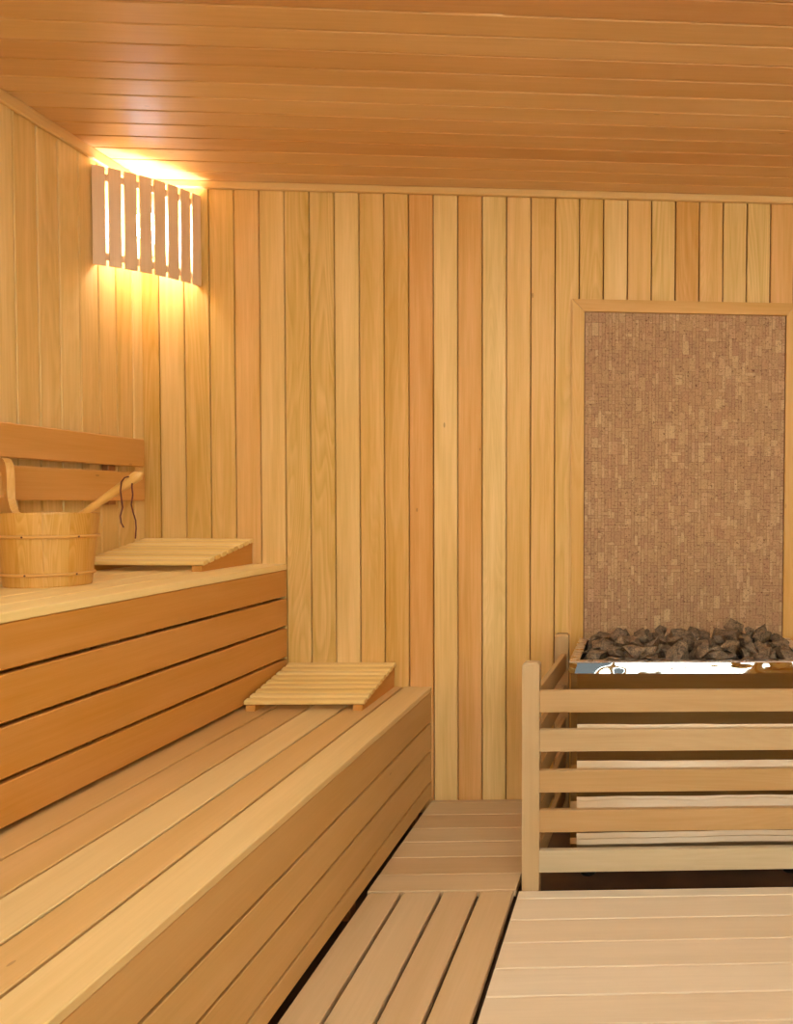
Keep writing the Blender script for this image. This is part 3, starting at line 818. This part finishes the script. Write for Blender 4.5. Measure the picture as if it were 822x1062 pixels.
# ------------------------------------------------------------------ stones
def stones():
    rnd = random.Random(7); nr = np.random.RandomState(5)
    res = 0.004
    gx0, gy0 = TX0 - 0.012, TY0 - 0.006
    nx = int((TX1 - TX0 + 0.024) / res); ny = int((TY1 - TY0 + 0.012) / res)
    H = np.full((nx, ny), 0.563)
    X, Y = np.meshgrid(gx0 + (np.arange(nx) + 0.5) * res, gy0 + (np.arange(ny) + 0.5) * res, indexing='ij')
    inside = (X > TX0) & (X < TX1) & (Y > TY0) & (Y < TY1)
    H[~inside] = RZ + 0.001
    cxm, cym = (TX0 + TX1) / 2, (TY0 + TY1) / 2 + 0.01
    def cap(x, y):
        u = (x - TX0) / (TX1 - TX0); v = (y - TY0) / (TY1 - TY0)
        prof = np.interp(u, [0, 0.06, 0.2, 0.32, 0.42, 0.5, 0.6, 0.7, 0.80, 0.88, 0.95, 1], [0.012, 0.048, 0.086, 0.088, 0.118, 0.122, 0.104, 0.098, 0.122, 0.104, 0.050, 0.012])
        dep = np.interp(v, [0, 0.12, 0.45, 0.8, 1], [0.42, 0.62, 1.0, 1.0, 0.6])
        return RZ + prof * dep
    protos = []
    for k in range(16):
        n = rnd.randint(8, 12)
        sx, sy, sz = 0.046 * rnd.uniform(0.8, 1.25), 0.036 * rnd.uniform(0.85, 1.15), 0.027 * rnd.uniform(0.8, 1.3)
        bm = bmesh.new()
        for i in range(n):
            v = Vector([rnd.gauss(0, 1) for _ in range(3)]).normalized() * rnd.uniform(0.88, 1.1)
            bm.verts.new((v.x * sx, v.y * sy, v.z * sz))
        res_ = bmesh.ops.convex_hull(bm, input=bm.verts)
        bmesh.ops.delete(bm, geom=[g for g in res_['geom_interior'] if isinstance(g, bmesh.types.BMVert)], context='VERTS')
        bmesh.ops.bevel(bm, geom=bm.edges[:], offset=0.0013, segments=1, profile=0.5, affect='EDGES')
        bmesh.ops.recalc_face_normals(bm, faces=bm.faces)
        me = bpy.data.meshes.new('sauna_stone'); bm.to_mesh(me); bm.free(); me.materials.append(M['stone'])
        nn = np.array([p.normal[:] for p in me.polygons]); cc = np.array([p.center[:] for p in me.polygons])
        protos.append((me, nn, (nn * cc).sum(1)))
    placed = []
    fails = 0
    while fails < 60 and len(placed) < 130:
        me, nn, dd = protos[rnd.randrange(16)]
        big = rnd.uniform(0.85, 1.3) if len(placed) < 48 else rnd.uniform(0.6, 0.95)
        best = None
        for tr in range(34):
            rot = Matrix.Rotation(rnd.uniform(0, 6.28), 3, 'Z') @ Matrix.Rotation(rnd.gauss(0, 0.35), 3, 'X') @ Matrix.Rotation(rnd.gauss(0, 0.35), 3, 'Y')
            Rm = np.array(rot); N = nn @ Rm.T; D = dd * big
            x = rnd.uniform(TX0 + 0.012, TX1 - 0.012); y = rnd.uniform(TY0 + 0.012, TY1 - 0.012)
            rr = 0.09
            i0 = max(0, int((x - rr - gx0) / res)); i1 = min(nx, int((x + rr - gx0) / res)); j0 = max(0, int((y - rr - gy0) / res)); j1 = min(ny, int((y + rr - gy0) / res))
            px = X[i0:i1, j0:j1] - x; py_ = Y[i0:i1, j0:j1] - y
            up = np.full(px.shape, 1.0); lo = np.full(px.shape, -1.0)
            for a, d_ in zip(N, D):
                if a[2] > 1e-3: up = np.minimum(up, (d_ - a[0] * px - a[1] * py_) / a[2])
                elif a[2] < -1e-3: lo = np.maximum(lo, (d_ - a[0] * px - a[1] * py_) / a[2])
            msk = lo < up
            if msk.sum() < 20: continue
            hh = H[i0:i1, j0:j1]
            dz = (hh - lo)[msk].max() - 0.0025
            top = dz + up[msk].max()
            over = ((np.where(msk, up + dz, 0)) - cap(px + x, py_ + y))[msk].max()
            if over > 0: continue
            gapv = ((lo + dz - hh)[msk]).mean()
            score = top + gapv * 1.5
            if best is None or score < best[0]: best = (score, x, y, dz, rot, i0, i1, j0, j1, up, msk)
        if best is None: fails += 1; continue
        _, x, y, dz, rot, i0, i1, j0, j1, up, msk = best
        sub = H[i0:i1, j0:j1]; sub[msk] = np.maximum(sub[msk], (up + dz)[msk])
        placed.append((me, x, y, dz, rot, big))
    return placed
pl = stones()
print('STONES', len(pl))
rocks = []
for me, x, y, z, rot, big in pl:
    o = bpy.data.objects.new('sauna_stone', me); C.objects.link(o)
    o.matrix_world = Matrix.Translation((x, y, z)) @ rot.to_4x4() @ Matrix.Scale(big, 4)
    tag(o, 'dark brown sauna stone buried inside the heap in the stove tray', 'stone', 'sauna stones heaped in the stove tray')
    rocks.append(o)

# ------------------------------------------------------------------ stove guard
GT = 0.617
gd = thing('stove_guard', 'wooden guard fence of pale rails and posts around the stove', 'guard rail', (0.145, 2.18, ZF))
def post(x0, x1, y0, y1, top, tone):
    mb = MB(130); c = 0.006
    ring = lambda i: [(x0 + i, y0 + i), (x1 - i, y0 + i), (x1 - i, y1 - i), (x0 + i, y1 - i)]
    vs = [(x, y, ZF) for x, y in ring(0)] + [(x, y, top - c) for x, y in ring(0)] + [(x, y, top) for x, y in ring(c)]
    fs = [(3, 2, 1, 0), (8, 9, 10, 11)] + [(k * 4 + i, k * 4 + (i + 1) % 4, k * 4 + 4 + (i + 1) % 4, k * 4 + 4 + i) for k in (0, 1) for i in range(4)]
    mb.add(vs, fs, tone, [(v[2], v[0], v[1]) for v in vs])
    mb.build('post', M['guard'], gd)
post(-0.3205, -0.2745, 2.160, 2.205, GT, (0.6, 0.1, 0))
post(0.562, 0.608, 2.160, 2.205, GT, (0.5, 0.1, 0))
post(-0.293, -0.247, 2.70, 2.745, 0.605, (0.25, 0.1, 0))
post(0.540, 0.586, 2.70, 2.745, 0.605, (0.0, 0.1, 0))
tn = [0.35, 0.6, 0.15, 0.1, 0.95]
for i, (a, b_) in enumerate(((0.4825, 0.542), (0.376, 0.436), (0.2645, 0.325), (0.1555, 0.216), (0.0455, 0.106))):
    mb = MB(140 + i); mb.box((-0.274, 2.162, a), (0.5615, 2.182, b_), 0.002, (tn[i], 0.6, 0))
    mb.build('front_rail', M['guard'], gd)
    for sx in (0, 1):
        mb = MB(150 + i)
        if sx == 0: p0, p1 = Vector((-0.284, 2.2055, 0)), Vector((-0.262, 2.6995, 0))
        else: p0, p1 = Vector((0.573, 2.2055, 0)), Vector((0.553, 2.6995, 0))
        zz = Vector((0, 0, (a + b_) / 2))
        mb.board(p0 + zz, p1 + zz, (0, 0, 1), b_ - a, 0.016, 0.002, (0.3, 0.2, 0))
        mb.build('side_rail', M['guard'], gd)

# ------------------------------------------------------------------ labels of the stones that can be seen
bpy.context.view_layer.update()
dg = bpy.context.evaluated_depsgraph_get()
hits = {}
for v in range(618, 700):
    for u in range(585, 822):
        d = F1 + R2 * ((u + 0.5 - CX) / FPX) - U2 * ((v + 0.5 - CY) / FPX)
        ok, p, n_, ix, ob, mt = SC.ray_cast(dg, (0, 0, EYE), d.normalized())
        if ok and ob and ob.name.startswith('sauna_stone'): hits.setdefault(ob.name, []).append((u, v))
cells = {}
for name, h in hits.items():
    if len(h) < 5: continue
    u = sum(q[0] for q in h) / len(h); v = sum(q[1] for q in h) / len(h)
    sec = min(5, max(0, int((u - 596) / 38)))
    row = 0 if v > 675 else (1 if v > 660 else 2)
    cells.setdefault((sec, row), []).append((u, v, len(h), name))
SEC = ['at the left end', 'between left end and middle', 'just left of middle', 'just right of middle', 'under the right-hand hump', 'at the right end']
ROW = ['in the front row', 'halfway up the heap', 'on the heap crest']
for (sec, row), L in cells.items():
    L.sort(); n = len(L)
    for i, (u, v, c_n, name) in enumerate(L):
        if n == 1: w_ = 'brown sauna stone'
        elif n == 2: w_ = ('left', 'right')[i] + ' one of two stones'
        else: w_ = ('leftmost', *['second', 'third', 'fourth', 'fifth', 'sixth', 'seventh', 'eighth', 'ninth'][:n - 2], 'rightmost')[i] + ' of the stones'
        sz = 'large ' if c_n > 260 else ('small ' if c_n < 70 else '')
        bpy.data.objects[name]['label'] = (sz + w_ + ' ' + ROW[row] + ' ' + SEC[sec]).strip()
print('VISIBLE STONES', sum(len(L) for L in cells.values()))
